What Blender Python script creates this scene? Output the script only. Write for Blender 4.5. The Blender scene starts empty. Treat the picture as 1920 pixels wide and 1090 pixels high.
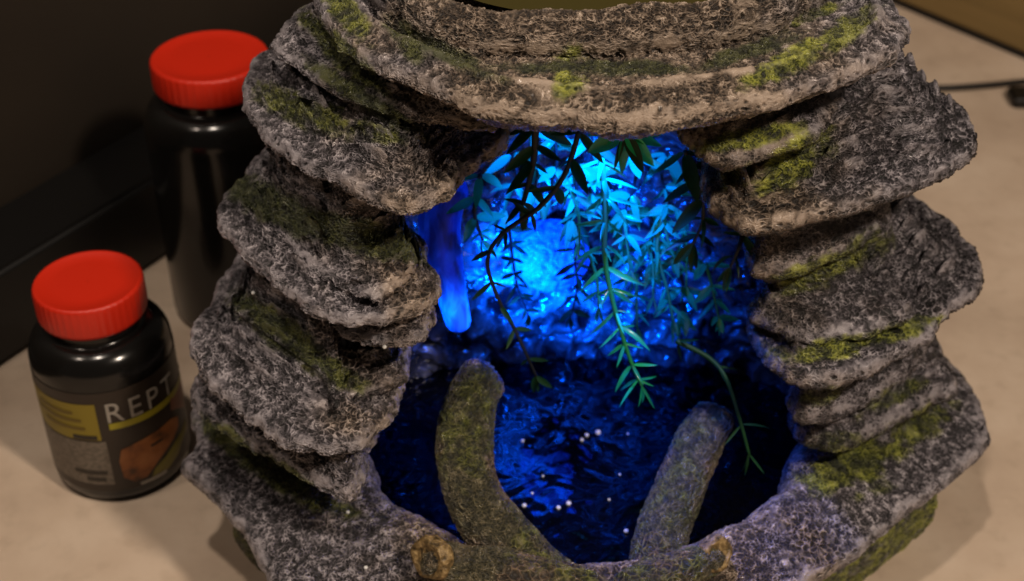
import bpy, math, random
import numpy as np
from mathutils import Vector, Matrix
random.seed(7); rng = np.random.default_rng(7)
sc = bpy.context.scene
R = math.radians
# ------------------------------------------------------------ camera, world, lamps
FPX, PITCH, CAMH = 2700.0, R(36), 0.466
cam = bpy.data.objects.new('camera', bpy.data.cameras.new('camera'))
sc.collection.objects.link(cam); sc.camera = cam
cam.location = (0, 0, CAMH); cam.rotation_euler = (R(54), 0, 0)
cam.data.sensor_width = 36; cam.data.lens = FPX/1920*36
cam.data.clip_start = 0.01; cam.data.clip_end = 20
cam.data.dof.use_dof = True; cam.data.dof.focus_distance = 0.475; cam.data.dof.aperture_fstop = 12.5
w = bpy.data.worlds.new('World'); sc.world = w; w.use_nodes = True
w.node_tree.nodes['Background'].inputs[0].default_value = (1.0, .86, .72, 1)
w.node_tree.nodes['Background'].inputs[1].default_value = 0.035
sc.view_settings.view_transform = 'Standard'; sc.view_settings.look = 'None'
sc.view_settings.exposure = 0.12; sc.view_settings.gamma = 1
sc.cycles.max_bounces = 8; sc.cycles.sample_clamp_indirect = 6
def area(name, loc, target, power, size, col):
    l = bpy.data.lights.new(name, 'AREA'); l.shape = 'DISK'; l.size = size; l.energy = power; l.color = col
    o = bpy.data.objects.new(name, l); sc.collection.objects.link(o); o.location = loc
    o.rotation_euler = (Vector(target)-Vector(loc)).to_track_quat('-Z', 'Y').to_euler(); return o
area('ceiling_lamp', (.52, -.12, 1.05), (.03, .45, .1), 7.8, .10, (1, .83, .67))
area('ceiling_lamp', (-.18, .10, 1.45), (.03, .45, .1), 5.4, .07, (1, .85, .71))
area('ceiling_lamp', (-.62, .16, 1.20), (.03, .45, .1), 1.9, .08, (1, .82, .67))
def point(name, loc, power, r, col):
    l = bpy.data.lights.new(name, 'POINT'); l.energy = power; l.shadow_soft_size = r; l.color = col
    o = bpy.data.objects.new(name, l); sc.collection.objects.link(o); o.location = loc; return o
BLUE = (0.0, .10, 1.0)
def spot(name, loc, target, power, ang, r, col):
    l = bpy.data.lights.new(name, 'SPOT'); l.energy = power; l.spot_size = R(ang); l.spot_blend = 1; l.shadow_soft_size = r; l.color = col
    o = bpy.data.objects.new(name, l); sc.collection.objects.link(o); o.location = loc
    o.rotation_euler = (Vector(target)-Vector(loc)).to_track_quat('-Z', 'Y').to_euler(); return o

# ------------------------------------------------------------ helpers
_s, _c = math.sin(PITCH), math.cos(PITCH)
def ray(u, v):
    a = (u-960)/FPX; b = (v-545)/FPX
    return np.array([a, _c-b*_s, -(_s+b*_c)])
def pz(u, v, z):
    r = ray(u, v); return np.array([0, 0, CAMH]) + r*((z-CAMH)/r[2])
def py(u, v, y):
    r = ray(u, v); return np.array([0, 0, CAMH]) + r*(y/r[1])
def project(P):
    P = np.asarray(P); X = P[..., 0]; Y = P[..., 1]; Z = P[..., 2]-CAMH
    d = Y*_c - Z*_s; dn = -Z*_c - Y*_s
    return 960+FPX*X/d, 545+FPX*dn/d, d
def smoothstep(a, b, x):
    t = np.clip((x-a)/(b-a), 0, 1); return t*t*(3-2*t)
def catmull(P, n=24, closed=False):
    P = np.asarray(P, float); N = len(P); out = []
    rngs = range(N if closed else N-1)
    for i in rngs:
        if closed: p0, p1, p2, p3 = P[(i-1) % N], P[i], P[(i+1) % N], P[(i+2) % N]
        else: p0, p1, p2, p3 = P[max(i-1, 0)], P[i], P[i+1], P[min(i+2, N-1)]
        t = np.linspace(0, 1, n, endpoint=False)[:, None]
        out.append(.5*((2*p1)+(-p0+p2)*t+(2*p0-5*p1+4*p2-p3)*t**2+(-p0+3*p1-3*p2+p3)*t**3))
    o = np.concatenate(out)
    return o if closed else np.vstack([o, P[-1:]])
def resample(P, step=None, n=None, closed=False):
    if closed: P = np.vstack([P, P[:1]])
    d = np.r_[0, np.cumsum(np.linalg.norm(np.diff(P, axis=0), axis=1))]
    n = n or max(2, int(d[-1]/step)+1)
    t = np.linspace(0, d[-1], n, endpoint=not closed)
    return np.stack([np.interp(t, d, P[:, k]) for k in range(P.shape[1])], 1)
def new_mesh(name, V, F, mat, parent=None, attrs=None, smooth=True):
    me = bpy.data.meshes.new(name)
    if isinstance(F, np.ndarray):
        k = F.shape[1]; V = np.asarray(V, np.float32)
        me.vertices.add(len(V)); me.vertices.foreach_set('co', V.ravel())
        me.loops.add(F.size); me.loops.foreach_set('vertex_index', F.ravel().astype(np.int32))
        me.polygons.add(len(F)); me.polygons.foreach_set('loop_start', np.arange(0, F.size, k, dtype=np.int32))
        me.update(calc_edges=True)
    else:
        me.from_pydata([tuple(map(float, v)) for v in V], [], F); me.update()
    if smooth: me.polygons.foreach_set('use_smooth', [True]*len(me.polygons))
    for k, a in (attrs or {}).items():
        a = np.asarray(a, np.float32)
        if a.ndim == 2:
            at = me.attributes.new(k, 'FLOAT_VECTOR', 'POINT'); at.data.foreach_set('vector', a.ravel())
        else:
            at = me.attributes.new(k, 'FLOAT', 'POINT'); at.data.foreach_set('value', a)
    if mat: me.materials.append(mat)
    o = bpy.data.objects.new(name, me); sc.collection.objects.link(o)
    if parent: o.parent = parent
    return o
def tag(o, label=None, cat=None, group=None, kind=None):
    for k, v in (('label', label), ('category', cat), ('group', group), ('kind', kind)):
        if v: o[k] = v
    return o
def thing(name, loc, label, cat, group=None):
    o = bpy.data.objects.new(name, None); sc.collection.objects.link(o); o.location = loc
    o.empty_display_size = .02
    return tag(o, label, cat, group)
def grid_faces(n, m, wrap_n=True):
    i = np.arange(n if wrap_n else n-1); j = np.arange(m-1)
    I, J = np.meshgrid(i, j, indexing='ij'); I2 = (I+1) % n
    return np.stack([I*m+J, I2*m+J, I2*m+J+1, I*m+J+1], -1).reshape(-1, 4)
def wob(x, y, f, seed=0):
    a = np.zeros_like(x)
    for k in range(4):
        th = seed*1.7+k*2.4; q = f*(1+.45*k)
        a += np.sin(q*(x*math.cos(th)+y*math.sin(th))*6.28+seed*3.1+k*1.3)/(1+.5*k)
    return a/2.2

# ------------------------------------------------------------ materials
def nt(name):
    m = bpy.data.materials.new(name); m.use_nodes = True
    t = m.node_tree; b = t.nodes['Principled BSDF']; return m, t, b
def N(t, typ, ins=None, **kw):
    n = t.nodes.new('ShaderNode'+typ)
    for k, v in kw.items(): setattr(n, k, v)
    for k, v in (ins or {}).items():
        if hasattr(v, 'is_output') or isinstance(v, bpy.types.NodeSocket): t.links.new(v, n.inputs[k])
        else: n.inputs[k].default_value = v
    return n
def math_(t, op, a, b=0.0, c=None):
    ins = {0: a, 1: b}
    if c is not None: ins[2] = c
    return N(t, 'Math', ins, operation=op).outputs[0]
def mapr(t, x, a, b, c=0., d=1.):
    return N(t, 'MapRange', {0: x, 1: a, 2: b, 3: c, 4: d}, interpolation_type='SMOOTHSTEP').outputs[0]
def mixc(t, f, a, b):
    n = N(t, 'Mix', None, data_type='RGBA')
    for i, v in ((0, f), (6, a), (7, b)):
        if isinstance(v, bpy.types.NodeSocket): t.links.new(v, n.inputs[i])
        else: n.inputs[i].default_value = v if i == 0 else (*v, 1)
    return n.outputs[2]
def ramp(t, x, stops):
    n = N(t, 'ValToRGB', {0: x}); e = n.color_ramp.elements
    while len(e) < len(stops): e.new(.5)
    for q, (p, c) in zip(e, stops): q.position = p; q.color = (*c, 1)
    return n.outputs[0]
def plain(name, col, rough=.5, **kw):
    m, t, b = nt(name); b.inputs['Base Color'].default_value = (*col, 1); b.inputs['Roughness'].default_value = rough
    for k, v in kw.items(): b.inputs[k].default_value = v
    return m

def rock_material(name, style='rock'):
    m, t, b = nt(name); m.displacement_method = 'BOTH'
    at = lambda n: N(t, 'Attribute', attribute_name=n)
    p = at('rest').outputs['Vector']
    moss_a, lip_a, warm_a = (at(k).outputs['Fac'] for k in ('moss', 'lip', 'warm'))
    pst = N(t, 'VectorMath', {0: p, 1: (1, 1, 1.5)}, operation='MULTIPLY').outputs[0]
    wn = N(t, 'TexNoise', {'Vector': pst, 'Scale': 150., 'Detail': 3.})
    wv = N(t, 'VectorMath', {0: wn.outputs['Color'], 1: (.5, .5, .5)}, operation='SUBTRACT').outputs[0]
    wv = N(t, 'VectorMath', {0: wv, 1: (.0065, .0065, .0065)}, operation='MULTIPLY').outputs[0]
    q = N(t, 'VectorMath', {0: pst, 1: wv}, operation='ADD').outputs[0]
    big = N(t, 'TexNoise', {'Vector': p, 'Scale': 42., 'Detail': 3.}).outputs['Fac']
    big2 = N(t, 'TexNoise', {'Vector': N(t, 'VectorMath', {0: p, 1: (.7, .3, .1)}, operation='ADD').outputs[0], 'Scale': 55., 'Detail': 3.}).outputs['Fac']
    e1 = N(t, 'TexVoronoi', {'Vector': q, 'Scale': 390. if style == 'rock' else 340.}, feature='DISTANCE_TO_EDGE').outputs['Distance']
    e2 = N(t, 'TexVoronoi', {'Vector': q, 'Scale': 620.}, feature='DISTANCE_TO_EDGE').outputs['Distance']
    pv = N(t, 'TexVoronoi', {'Vector': q, 'Scale': 400.}, feature='F1')
    hole = mapr(t, math_(t, 'ADD', pv.outputs['Distance'], math_(t, 'MULTIPLY', N(t, 'SeparateColor', {0: pv.outputs['Color']}).outputs[0], .35)), .22, .62)
    r1 = mapr(t, e1, .0, .22, 1., 0.); r2 = mapr(t, e2, 0., .30, 1., 0.)
    n1 = N(t, 'TexNoise', {'Vector': q, 'Scale': 310., 'Detail': 6., 'Roughness': .68}).outputs['Fac']
    n2 = N(t, 'TexNoise', {'Vector': pst, 'Scale': 150., 'Detail': 3.}).outputs['Fac']
    n1c = mapr(t, n1, .33, .67)
    sel = mapr(t, big, .50, .64); sel2 = mapr(t, math_(t, 'MULTIPLY_ADD', lip_a, .16, big2), .56, .70)
    net = math_(t, 'ADD', math_(t, 'MULTIPLY', r1, .50), math_(t, 'MULTIPLY', n1c, .50))
    gra = math_(t, 'ADD', math_(t, 'MULTIPLY', r2, .40), math_(t, 'MULTIPLY', n1c, .60))
    pit = math_(t, 'ADD', math_(t, 'MULTIPLY', hole, .50), math_(t, 'MULTIPLY', n1c, .40))
    mixf = lambda f_, a_, b__: math_(t, 'ADD', math_(t, 'MULTIPLY', b__, f_), math_(t, 'MULTIPLY', a_, math_(t, 'SUBTRACT', 1., f_)))
    if style == 'rock':
        h = mixf(sel2, mixf(sel, gra, net), pit)
    else: h = mixf(mapr(t, big, .40, .58), gra, net)
    h = math_(t, 'ADD', math_(t, 'MULTIPLY', h, .80), math_(t, 'MULTIPLY', math_(t, 'SUBTRACT', n2, .25), .46))
    # worn lips: pits shallower
    lipn = math_(t, 'MULTIPLY', lip_a, mapr(t, n2, .35, .6))
    hs = math_(t, 'MULTIPLY_ADD', lipn, math_(t, 'MULTIPLY', math_(t, 'SUBTRACT', .72, h), .6), h)
    lo = N(t, 'TexNoise', {'Vector': p, 'Scale': 55., 'Detail': 2.}).outputs['Fac']
    if style == 'rock':
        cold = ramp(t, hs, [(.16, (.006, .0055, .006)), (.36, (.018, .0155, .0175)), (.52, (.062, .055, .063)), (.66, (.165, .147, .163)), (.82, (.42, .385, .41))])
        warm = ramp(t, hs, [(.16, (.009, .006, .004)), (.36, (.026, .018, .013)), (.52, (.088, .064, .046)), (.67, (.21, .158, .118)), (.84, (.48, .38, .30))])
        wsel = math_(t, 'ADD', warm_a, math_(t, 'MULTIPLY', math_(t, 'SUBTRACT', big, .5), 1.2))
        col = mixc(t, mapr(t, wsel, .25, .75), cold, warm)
        col = mixc(t, math_(t, 'MULTIPLY', math_(t, 'MULTIPLY', lipn, math_(t, 'MULTIPLY_ADD', warm_a, .40, .46)), mapr(t, hs, .35, .7)), col, mixc(t, mapr(t, wsel, .25, .8), (.30, .275, .29), (.40, .31, .24)))
    else:
        cold = ramp(t, hs, [(.15, (.006, .006, .003)), (.40, (.030, .028, .014)), (.62, (.085, .075, .042)), (.85, (.20, .17, .105))])
        col = mixc(t, mapr(t, big, .45, .62, 0., .7), cold, ramp(t, hs, [(.15, (.012, .008, .006)), (.5, (.09, .06, .045)), (.85, (.26, .17, .12))]))
    mn = N(t, 'TexNoise', {'Vector': pst, 'Scale': 130., 'Detail': 4., 'Roughness': .6}).outputs['Fac']
    mm = math_(t, 'ADD', moss_a, math_(t, 'MULTIPLY', math_(t, 'SUBTRACT', mn, .5), 1.5))
    mf = math_(t, 'MULTIPLY', mapr(t, mm, .14, .70), mapr(t, moss_a, .04, .26))
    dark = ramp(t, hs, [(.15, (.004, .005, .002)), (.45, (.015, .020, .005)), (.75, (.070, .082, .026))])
    brite = ramp(t, hs, [(.18, (.010, .013, .003)), (.42, (.10, .12, .012)), (.70, (.44, .46, .07))])
    br = at('bright').outputs['Fac']
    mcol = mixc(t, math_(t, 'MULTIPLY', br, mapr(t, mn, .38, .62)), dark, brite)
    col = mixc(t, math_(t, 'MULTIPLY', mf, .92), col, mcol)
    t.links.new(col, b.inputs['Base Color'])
    b.inputs['Roughness'].default_value = .48; b.inputs['Specular IOR Level'].default_value = .65
    rr = mapr(t, n1, .4, .65, .50, .18); t.links.new(rr, b.inputs['Roughness'])
    amp = .0018 if style == 'rock' else .0016
    d = math_(t, 'ADD', math_(t, 'MULTIPLY', hs, amp), math_(t, 'MULTIPLY', lo, .0030))
    d = math_(t, 'SUBTRACT', d, .0028)
    dn = N(t, 'Displacement', {'Height': d, 'Midlevel': 0., 'Scale': 1.})
    t.links.new(dn.outputs[0], t.nodes['Material Output'].inputs['Displacement'])
    return m
M_rock = rock_material('pitted_rock'); M_root = rock_material('mossy_bark', 'bark')

# cave wall: wet dark stone
def wet_material():
    m, t, b = nt('wet_cave_stone'); m.displacement_method = 'BOTH'
    p = N(t, 'Attribute', attribute_name='rest').outputs['Vector']
    n = N(t, 'TexNoise', {'Vector': p, 'Scale': 95., 'Detail': 3., 'Distortion': .8}).outputs['Fac']
    v = N(t, 'TexVoronoi', {'Vector': p, 'Scale': 120.}, feature='SMOOTH_F1').outputs['Distance']
    h = math_(t, 'ADD', math_(t, 'MULTIPLY', n, .010), math_(t, 'MULTIPLY', v, .004))
    dn = N(t, 'Displacement', {'Height': h, 'Midlevel': .007, 'Scale': 1.})
    t.links.new(dn.outputs[0], t.nodes['Material Output'].inputs['Displacement'])
    t.links.new(ramp(t, n, [(.36, (.004, .004, .005)), (.50, (.05, .05, .05)), (.66, (.17, .17, .17))]), b.inputs['Base Color'])
    b.inputs['Roughness'].default_value = .16; b.inputs['Coat Weight'].default_value = .6; b.inputs['Coat Roughness'].default_value = .05
    return m
M_wet = wet_material()
def leaf_material(name, col, tr, coat=.35, rough=.3):
    m, t, b = nt(name)
    g = N(t, 'TexCoord').outputs['Object']
    n = N(t, 'TexNoise', {'Vector': g, 'Scale': 400., 'Detail': 2.}).outputs['Fac']
    oi = N(t, 'ObjectInfo').outputs['Random']
    k = math_(t, 'ADD', math_(t, 'MULTIPLY', n, .5), oi)
    c = mixc(t, mapr(t, k, .2, 1.2), col, tuple(min(1, x*2.2) for x in col))
    t.links.new(c, b.inputs['Base Color']); b.inputs['Roughness'].default_value = rough; b.inputs['Coat Weight'].default_value = coat; b.inputs['Coat Roughness'].default_value = .08
    tb = N(t, 'BsdfTranslucent', {'Color': (*tr, 1)})
    mx = N(t, 'MixShader', {0: .4, 1: b.outputs[0], 2: tb.outputs[0]})
    t.links.new(mx.outputs[0], t.nodes['Material Output'].inputs['Surface'])
    return m
M_leaf = leaf_material('green_plastic_leaf', (.012, .36, .12), (.015, .45, .16))
M_leaf2 = leaf_material('dark_green_silhouette_leaf', (.006, .040, .007), (.006, .05, .008), 0., .55)  # dark green, also painting backlit leaves as silhouettes
M_leaf3 = leaf_material('pale_plastic_leaf', (.02, .52, .20), (.02, .6, .26))
M_stem = plain('silhouette_dark_stem', (.004, .006, .004), .6)  # near black colour paints the stems as backlit silhouettes

# ------------------------------------------------------------ the fountain
BASE = np.array([.033, .45, 0.])
fountain = thing('rock_fountain', BASE, 'tabletop rock waterfall fountain of stacked mossy grey ledges round a blue lit cave', 'fountain')

# painted moss patches; the darkest also paint shade into the dish trough: (u, v, half length, half width, tilt deg, strength, bright)
MOSS_SHADE = [(640,100,120,26,45,.9,.25),(690,190,150,22,33,.9,.1),(560,205,110,30,25,.75,.35),(700,245,100,22,10,.6,.5),
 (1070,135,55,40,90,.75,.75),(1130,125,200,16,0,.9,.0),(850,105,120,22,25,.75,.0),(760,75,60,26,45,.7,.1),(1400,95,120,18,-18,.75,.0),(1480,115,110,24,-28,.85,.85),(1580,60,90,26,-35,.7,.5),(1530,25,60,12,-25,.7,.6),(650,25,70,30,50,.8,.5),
 (1400,260,120,20,-12,.9,.9),(1480,310,75,40,-45,.95,1.),(1390,330,80,25,-10,.45,.6),(1540,270,45,40,-45,.5,.35),
 (520,390,150,36,28,.95,.05),(690,450,130,36,15,.95,.15),(600,410,130,24,18,.8,.1),(760,440,40,30,0,.6,.35),
 (530,625,130,34,38,1.,.2),(610,690,90,30,30,.8,.25),(490,590,80,30,38,.8,.05),(640,720,60,16,0,.5,.4),
 (430,830,75,24,36,1.,.25),(520,890,110,26,32,1.,.2),(610,950,80,20,15,.7,.45),(680,970,50,14,0,.4,.5),
 (1540,505,105,28,-20,.9,.7),(1620,470,70,40,-30,.6,.3),(1500,540,60,16,-10,.6,.4),
 (1560,655,75,24,-12,1.,1.),(1690,620,90,20,-20,.8,.7),(1450,660,60,20,20,.5,.3),
 (1530,745,60,18,-15,.7,.35),(1680,740,90,20,-30,.7,.3),(1600,870,120,40,-22,.95,.75),(1720,800,90,34,-30,.7,.6),(1560,830,70,20,-10,.6,.4),(1640,920,60,16,-20,.4,.3)]
def paint(P):
    u, v, d = project(P); moss = np.zeros(len(P)); br = np.zeros(len(P))
    for (cu, cv, a, b2, an, s, bb) in MOSS_SHADE:
        an = R(an); du, dv = u-cu, v-cv
        e = np.exp(-1.1*(((du*math.cos(an)+dv*math.sin(an))/a)**2+((-du*math.sin(an)+dv*math.cos(an))/b2)**2)**1.5)
        k = e*s; br = np.where(k > moss, bb, br); moss = np.maximum(moss, k)
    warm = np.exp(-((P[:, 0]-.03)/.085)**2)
    return moss, br, warm
ALLP = []
def finish(name, P, F, lip, mat, moss_full=None):
    ALLP.append(P)
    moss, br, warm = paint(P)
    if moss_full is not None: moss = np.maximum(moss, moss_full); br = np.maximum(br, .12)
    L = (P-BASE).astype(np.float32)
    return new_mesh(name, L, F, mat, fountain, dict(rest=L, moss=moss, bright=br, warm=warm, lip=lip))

UNDER = [(.060, -.020), (.034, -.0155), (.016, -.0095), (.007, -.0048), (.002, -.0018), (0, 0)]
TOP = [(.0004, .0026), (.0018, .0046), (.0050, .0052), (.0110, .0082), (.019, .0140), (.026, .0225), (.031, .034), (.036, .052)]
def slab(name, z, vis, closure, top=TOP, under=UNDER, center=None, step=.00042, mat=None, seed=0, cap=True, cave=True, crest=None, sub=False, strata=True):
    vis3 = np.array([pz(p[0], p[1], z+(p[2] if len(p) > 2 else 0)) for p in vis])
    cv = catmull(vis3, 30); cv = resample(cv, step)
    clo = np.array([(x, y, z) for x, y in closure], float)
    cc = catmull(np.vstack([vis3[-2:], clo, vis3[:2]]), 48)[48:-48]
    cc = resample(cc, .0007)[1:-1]
    O = np.vstack([cv, cc]); n = len(O)
    # smooth outline and wobble
    T = np.roll(O, -1, 0)-np.roll(O, 1, 0)
    k = 9; Ts = T.copy()
    for s_ in range(1, k): Ts += np.roll(T, s_, 0)+np.roll(T, -s_, 0)
    T = Ts; T[:, 2] = 0; T /= np.linalg.norm(T, axis=1)[:, None]+1e-9
    C = np.array(center if center is not None else O[:, :2].mean(0))
    ar = np.sum(O[:, 0]*np.roll(O[:, 1], -1)-O[:, 1]*np.roll(O[:, 0], -1))
    nin = np.stack([-T[:, 1], T[:, 0]], 1)*(1 if ar > 0 else -1)
    tc = C-O[:, :2]; dist = np.linalg.norm(tc, axis=1); tc /= dist[:, None]
    D = .45*nin+.55*tc; D /= np.linalg.norm(D, axis=1)[:, None]
    W = 35; nv = len(cv); Dv = np.vstack([np.repeat(D[:1], W, 0), D[:nv], np.repeat(D[nv-1:nv], W, 0)])
    cs = np.vstack([np.zeros((1, 2)), np.cumsum(Dv, 0)]); D[:nv] = (cs[2*W:2*W+nv]-cs[:nv])/(2*W)
    Dc = D.copy()
    for s_ in range(1, 10): Dc += np.roll(D, s_, 0)+np.roll(D, -s_, 0)
    D[nv:] = Dc[nv:]
    for s_ in range(12):   # ease the joint between the dense front and the coarse back
        D[nv:] = (np.roll(D, 1, 0)+D+np.roll(D, -1, 0))[nv:]/3
    D /= np.linalg.norm(D, axis=1)[:, None]+1e-9
    edge = .0010*wob(O[:, 0], O[:, 1], 45, seed)+.0007*wob(O[:, 0], O[:, 1], 120, seed+3)
    prof = np.array(list(under)+list(top), float)
    nu = len(under)
    pf = catmull(prof, 16)
    a = resample(pf[:(nu-2)*16+1], .0022); b_ = resample(pf[(nu-2)*16:], step*1.05)
    pf = np.vstack([[[.15, a[0, 1]-.002]], a, b_[1:], [[.15, (under[0][1]-.012) if sub else b_[-1, 1]+.004]]]); m = len(pf)
    ilip = np.argmin(np.abs(pf[:, 0])+np.abs(pf[:, 1]))
    sv = pf[:, 0][None, :]*(1+.13*wob(O[:, 0], O[:, 1], 9, seed+5))[:, None]
    la = np.r_[0, np.cumsum(np.linalg.norm(np.diff(cv, axis=0), axis=1))]; la = la[-1]-la
    cf = np.concatenate([.5+.5*smoothstep(.002, .045, la), .5+.5*smoothstep(.35, .8, np.linspace(0, 1, len(cc)))]) if cave else np.ones(n)
    sv = np.where(pf[:, 1][None, :] > 0, sv*cf[:, None], sv)
    sv = np.minimum(sv, .9*dist[:, None])
    sv = sv+edge[:, None]*np.exp(-(pf[:, 0]/.005)**2)[None, :]
    zz = pf[:, 1][None, :]*(1+.12*wob(O[:, 0], O[:, 1], 12, seed+9))[:, None]
    al = np.r_[0, np.cumsum(np.linalg.norm(np.diff(O, axis=0), axis=1))]; ua = (pf[:, 0]+pf[:, 1])[None, :]
    win = (smoothstep(.004, .010, pf[:, 0])*(pf[:, 1] > 0)*(1-smoothstep(.05, .08, pf[:, 0])))[None, :]
    ph_ = wob(O[:, 0], O[:, 1], 11, seed+13)[:, None]; ph2 = wob(O[:, 0], O[:, 1], 26, seed+17)[:, None]
    st = (.5+.5*np.sin(ua*6.283/.0105+2.2*ph_+seed))**2*np.clip(.75+ph2, .1, 1.4)
    st2 = np.sin(ua*6.283/.0046+3.5*ph2+seed*2)*np.clip(.4-ph_, 0, 1)
    zz = zz+win*(.0042*(st**1.6-.3)+.0008*st2)*(0 if not strata else .45 if sub else 1)
    P = np.zeros((n, m, 3))
    P[..., 0] = O[:, 0, None]+D[:, 0, None]*sv; P[..., 1] = O[:, 1, None]+D[:, 1, None]*sv
    P[..., 2] = O[:, 2, None]+zz
    pf = pf  # profile rows
    arc = np.r_[0, np.cumsum(np.linalg.norm(np.diff(pf, axis=0), axis=1))]; arc -= arc[ilip]
    lip = np.exp(-((arc-.0034)/.0026)**2)[None, :]*np.ones((n, 1))
    lip = np.maximum(lip, .8*win*smoothstep(.80, 1.15, st)*(1 if strata else 0))
    if crest: lip = np.maximum(lip, (np.exp(-((pf[:, 0]-crest)/.0016)**2)*(pf[:, 1] > .006))[None, :])
    V = P.reshape(-1, 3); F = grid_faces(n, m); lip = lip.ravel()
    if cap:
        V = np.vstack([V, [[*C, V[0, 2]], [*C, P[:, -1, 2].mean()]]]); lip = np.r_[lip, 0, 0]
        i = np.arange(n); j = (i+1) % n; c0, c1 = n*m, n*m+1
        F = np.vstack([F, np.stack([j*m, i*m, 0*i+c0, 0*i+c0], 1), np.stack([i*m+m-1, j*m+m-1, 0*i+c1, 0*i+c1], 1)])
        quads = F
        # caps as triangles would mix loop sizes; keep degenerate-free by separate fan of quads
        F = quads[:n*(m-1)]
        return finish(name, V[:-2], F, lip[:-2], mat or M_rock)
    return finish(name, V, F, lip, mat or M_rock)

# --- left ledges
slab('rock_ledge', .21, [(470,130),(455,185),(460,215),(480,250),(520,290),(580,325),(640,355),(700,385),(750,402),(800,395),(850,365),(890,325),(930,290),(960,262),(985,238)],
     [(.000,.475),(-.012,.52),(-.05,.545),(-.085,.515)], seed=1, center=(-.035,.485), top=[(.0004,.0026),(.0018,.0046),(.005,.0052),(.011,.0082),(.018,.0135),(.025,.020),(.032,.026)])
slab('rock_ledge', .233, [(505,88),(510,105),(560,132),(618,172),(677,200),(741,218),(793,226),(870,238),(930,240)],
     [(.005,.45),(-.01,.50),(-.05,.53),(-.078,.50)], seed=2, sub=True, center=(-.03,.47),
     top=[(.001,.002),(.004,.0035),(.010,.007),(.016,.013),(.020,.024)], under=[(0.03,-0.006),(0.012,-0.005),(0.004,-0.0034),(0.0008,-0.00116),(0,0)])
slab('rock_ledge', .165, [(420,385),(403,412),(423,448),(459,490),(495,526),(535,556),(578,586),(624,606),(670,612),(743,606),(793,590),(822,566),(826,540),(808,505),(798,470)],
     [(-.042,.462),(-.045,.52),(-.07,.545),(-.10,.51)], seed=3, center=(-.06,.475),
     top=[(.0004,.0026),(.0018,.0046),(.005,.0052),(.011,.0085),(.0175,.0140),(.022,.024),(.025,.040),(.029,.054)])
slab('rock_ledge', .1735, [(540,470),(581,507),(618,530),(654,549),(697,566),(735,556),(758,540),(778,512),(790,485)],
     [(-.045,.45),(-.055,.475),(-.085,.47)], seed=4, sub=True, center=(-.055,.44),
     top=[(.001,.002),(.004,.0035),(.010,.006),(.015,.012)], under=[(0.012,-0.008),(0.006,-0.0048),(0.003,-0.0027),(0.0008,-0.00116),(0,0)])
slab('rock_ledge', .152, [(600,600),(640,625),(690,648),(740,652),(785,640),(812,615),(822,590)],
     [(-.034,.44),(-.048,.47),(-.08,.45)], seed=5, sub=True, center=(-.05,.43),
     top=[(.001,.002),(.003,.004),(.007,.012),(.010,.02)], under=[(0.02,-0.01),(0.008,-0.0062),(0.003,-0.0027),(0.0008,-0.00116),(0,0)])
slab('rock_ledge', .118, [(362,625),(354,652),(358,675),(372,700),(407,740),(449,778),(482,803),(523,836),(581,849),(651,853),(684,840),(712,812),(738,790),(759,735),(765,690),(775,640)],
     [(-.052,.465),(-.055,.53),(-.08,.55),(-.112,.51)], seed=6, center=(-.075,.475))
slab('rock_ledge', .126, [(480,690),(530,722),(593,754),(664,752),(715,738),(762,712),(768,670)],
     [(-.055,.44),(-.065,.47),(-.10,.46)], seed=7, sub=True, center=(-.07,.43),
     top=[(.001,.002),(.004,.0035),(.010,.007),(.016,.014)], under=[(0.012,-0.008),(0.006,-0.0048),(0.003,-0.0027),(0.0008,-0.00116),(0,0)])
slab('rock_ledge', .098, [(364,712),(356,730),(362,757),(376,778),(416,815),(465,843),(507,864),(540,885),(589,914),(631,938),(655,944),(674,925),(690,890),(694,850),(718,800)],
     [(-.062,.46),(-.064,.53),(-.09,.55),(-.115,.51)], seed=8, center=(-.085,.46),
     top=[(.0015,.0035),(.005,.008),(.010,.015),(.016,.024),(.022,.036)], under=[(0.05,-0.018),(0.026,-0.014),(0.01,-0.007),(0.004,-0.0028),(0.001,-0.001),(0,0)])
# --- right ledges
slab('rock_ledge', .20, [(1810,232),(1822,262),(1822,287),(1800,315),(1765,338),(1725,353),(1701,366),(1627,388),(1552,411),(1478,427),(1399,436),(1365,422),(1330,390),(1318,350),(1314,310),(1300,285)],
     [(.075,.465),(.085,.52),(.12,.55),(.155,.51)], seed=11, center=(.11,.485), top=[(.0004,.0026),(.0018,.0046),(.005,.0052),(.011,.0082),(.018,.0135),(.025,.020),(.032,.026)])
slab('rock_ledge', .226, [(1590,140),(1582,170),(1562,215),(1530,258),(1502,272),(1458,290),(1414,302),(1357,312),(1322,300),(1295,278),(1275,250)],
     [(.066,.45),(.072,.48),(.10,.48)], seed=12, sub=True, center=(.085,.45),
     top=[(.001,.002),(.004,.004),(.009,.008),(.014,.014),(.018,.026)], under=[(0.02,-0.01),(0.008,-0.0062),(0.003,-0.0027),(0.0008,-0.00116),(0,0)])
slab('rock_ledge', .165, [(1650,436),(1600,470),(1500,510),(1430,520),(1405,500),(1396,460)],
     [(.094,.465),(.105,.49),(.125,.475)], seed=13, sub=True, center=(.115,.465),
     top=[(.001,.003),(.003,.006),(.008,.014),(.012,.026)], under=[(0.025,-0.016),(0.01,-0.0076),(0.004,-0.0034),(0.001,-0.0013),(0,0)])
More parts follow.
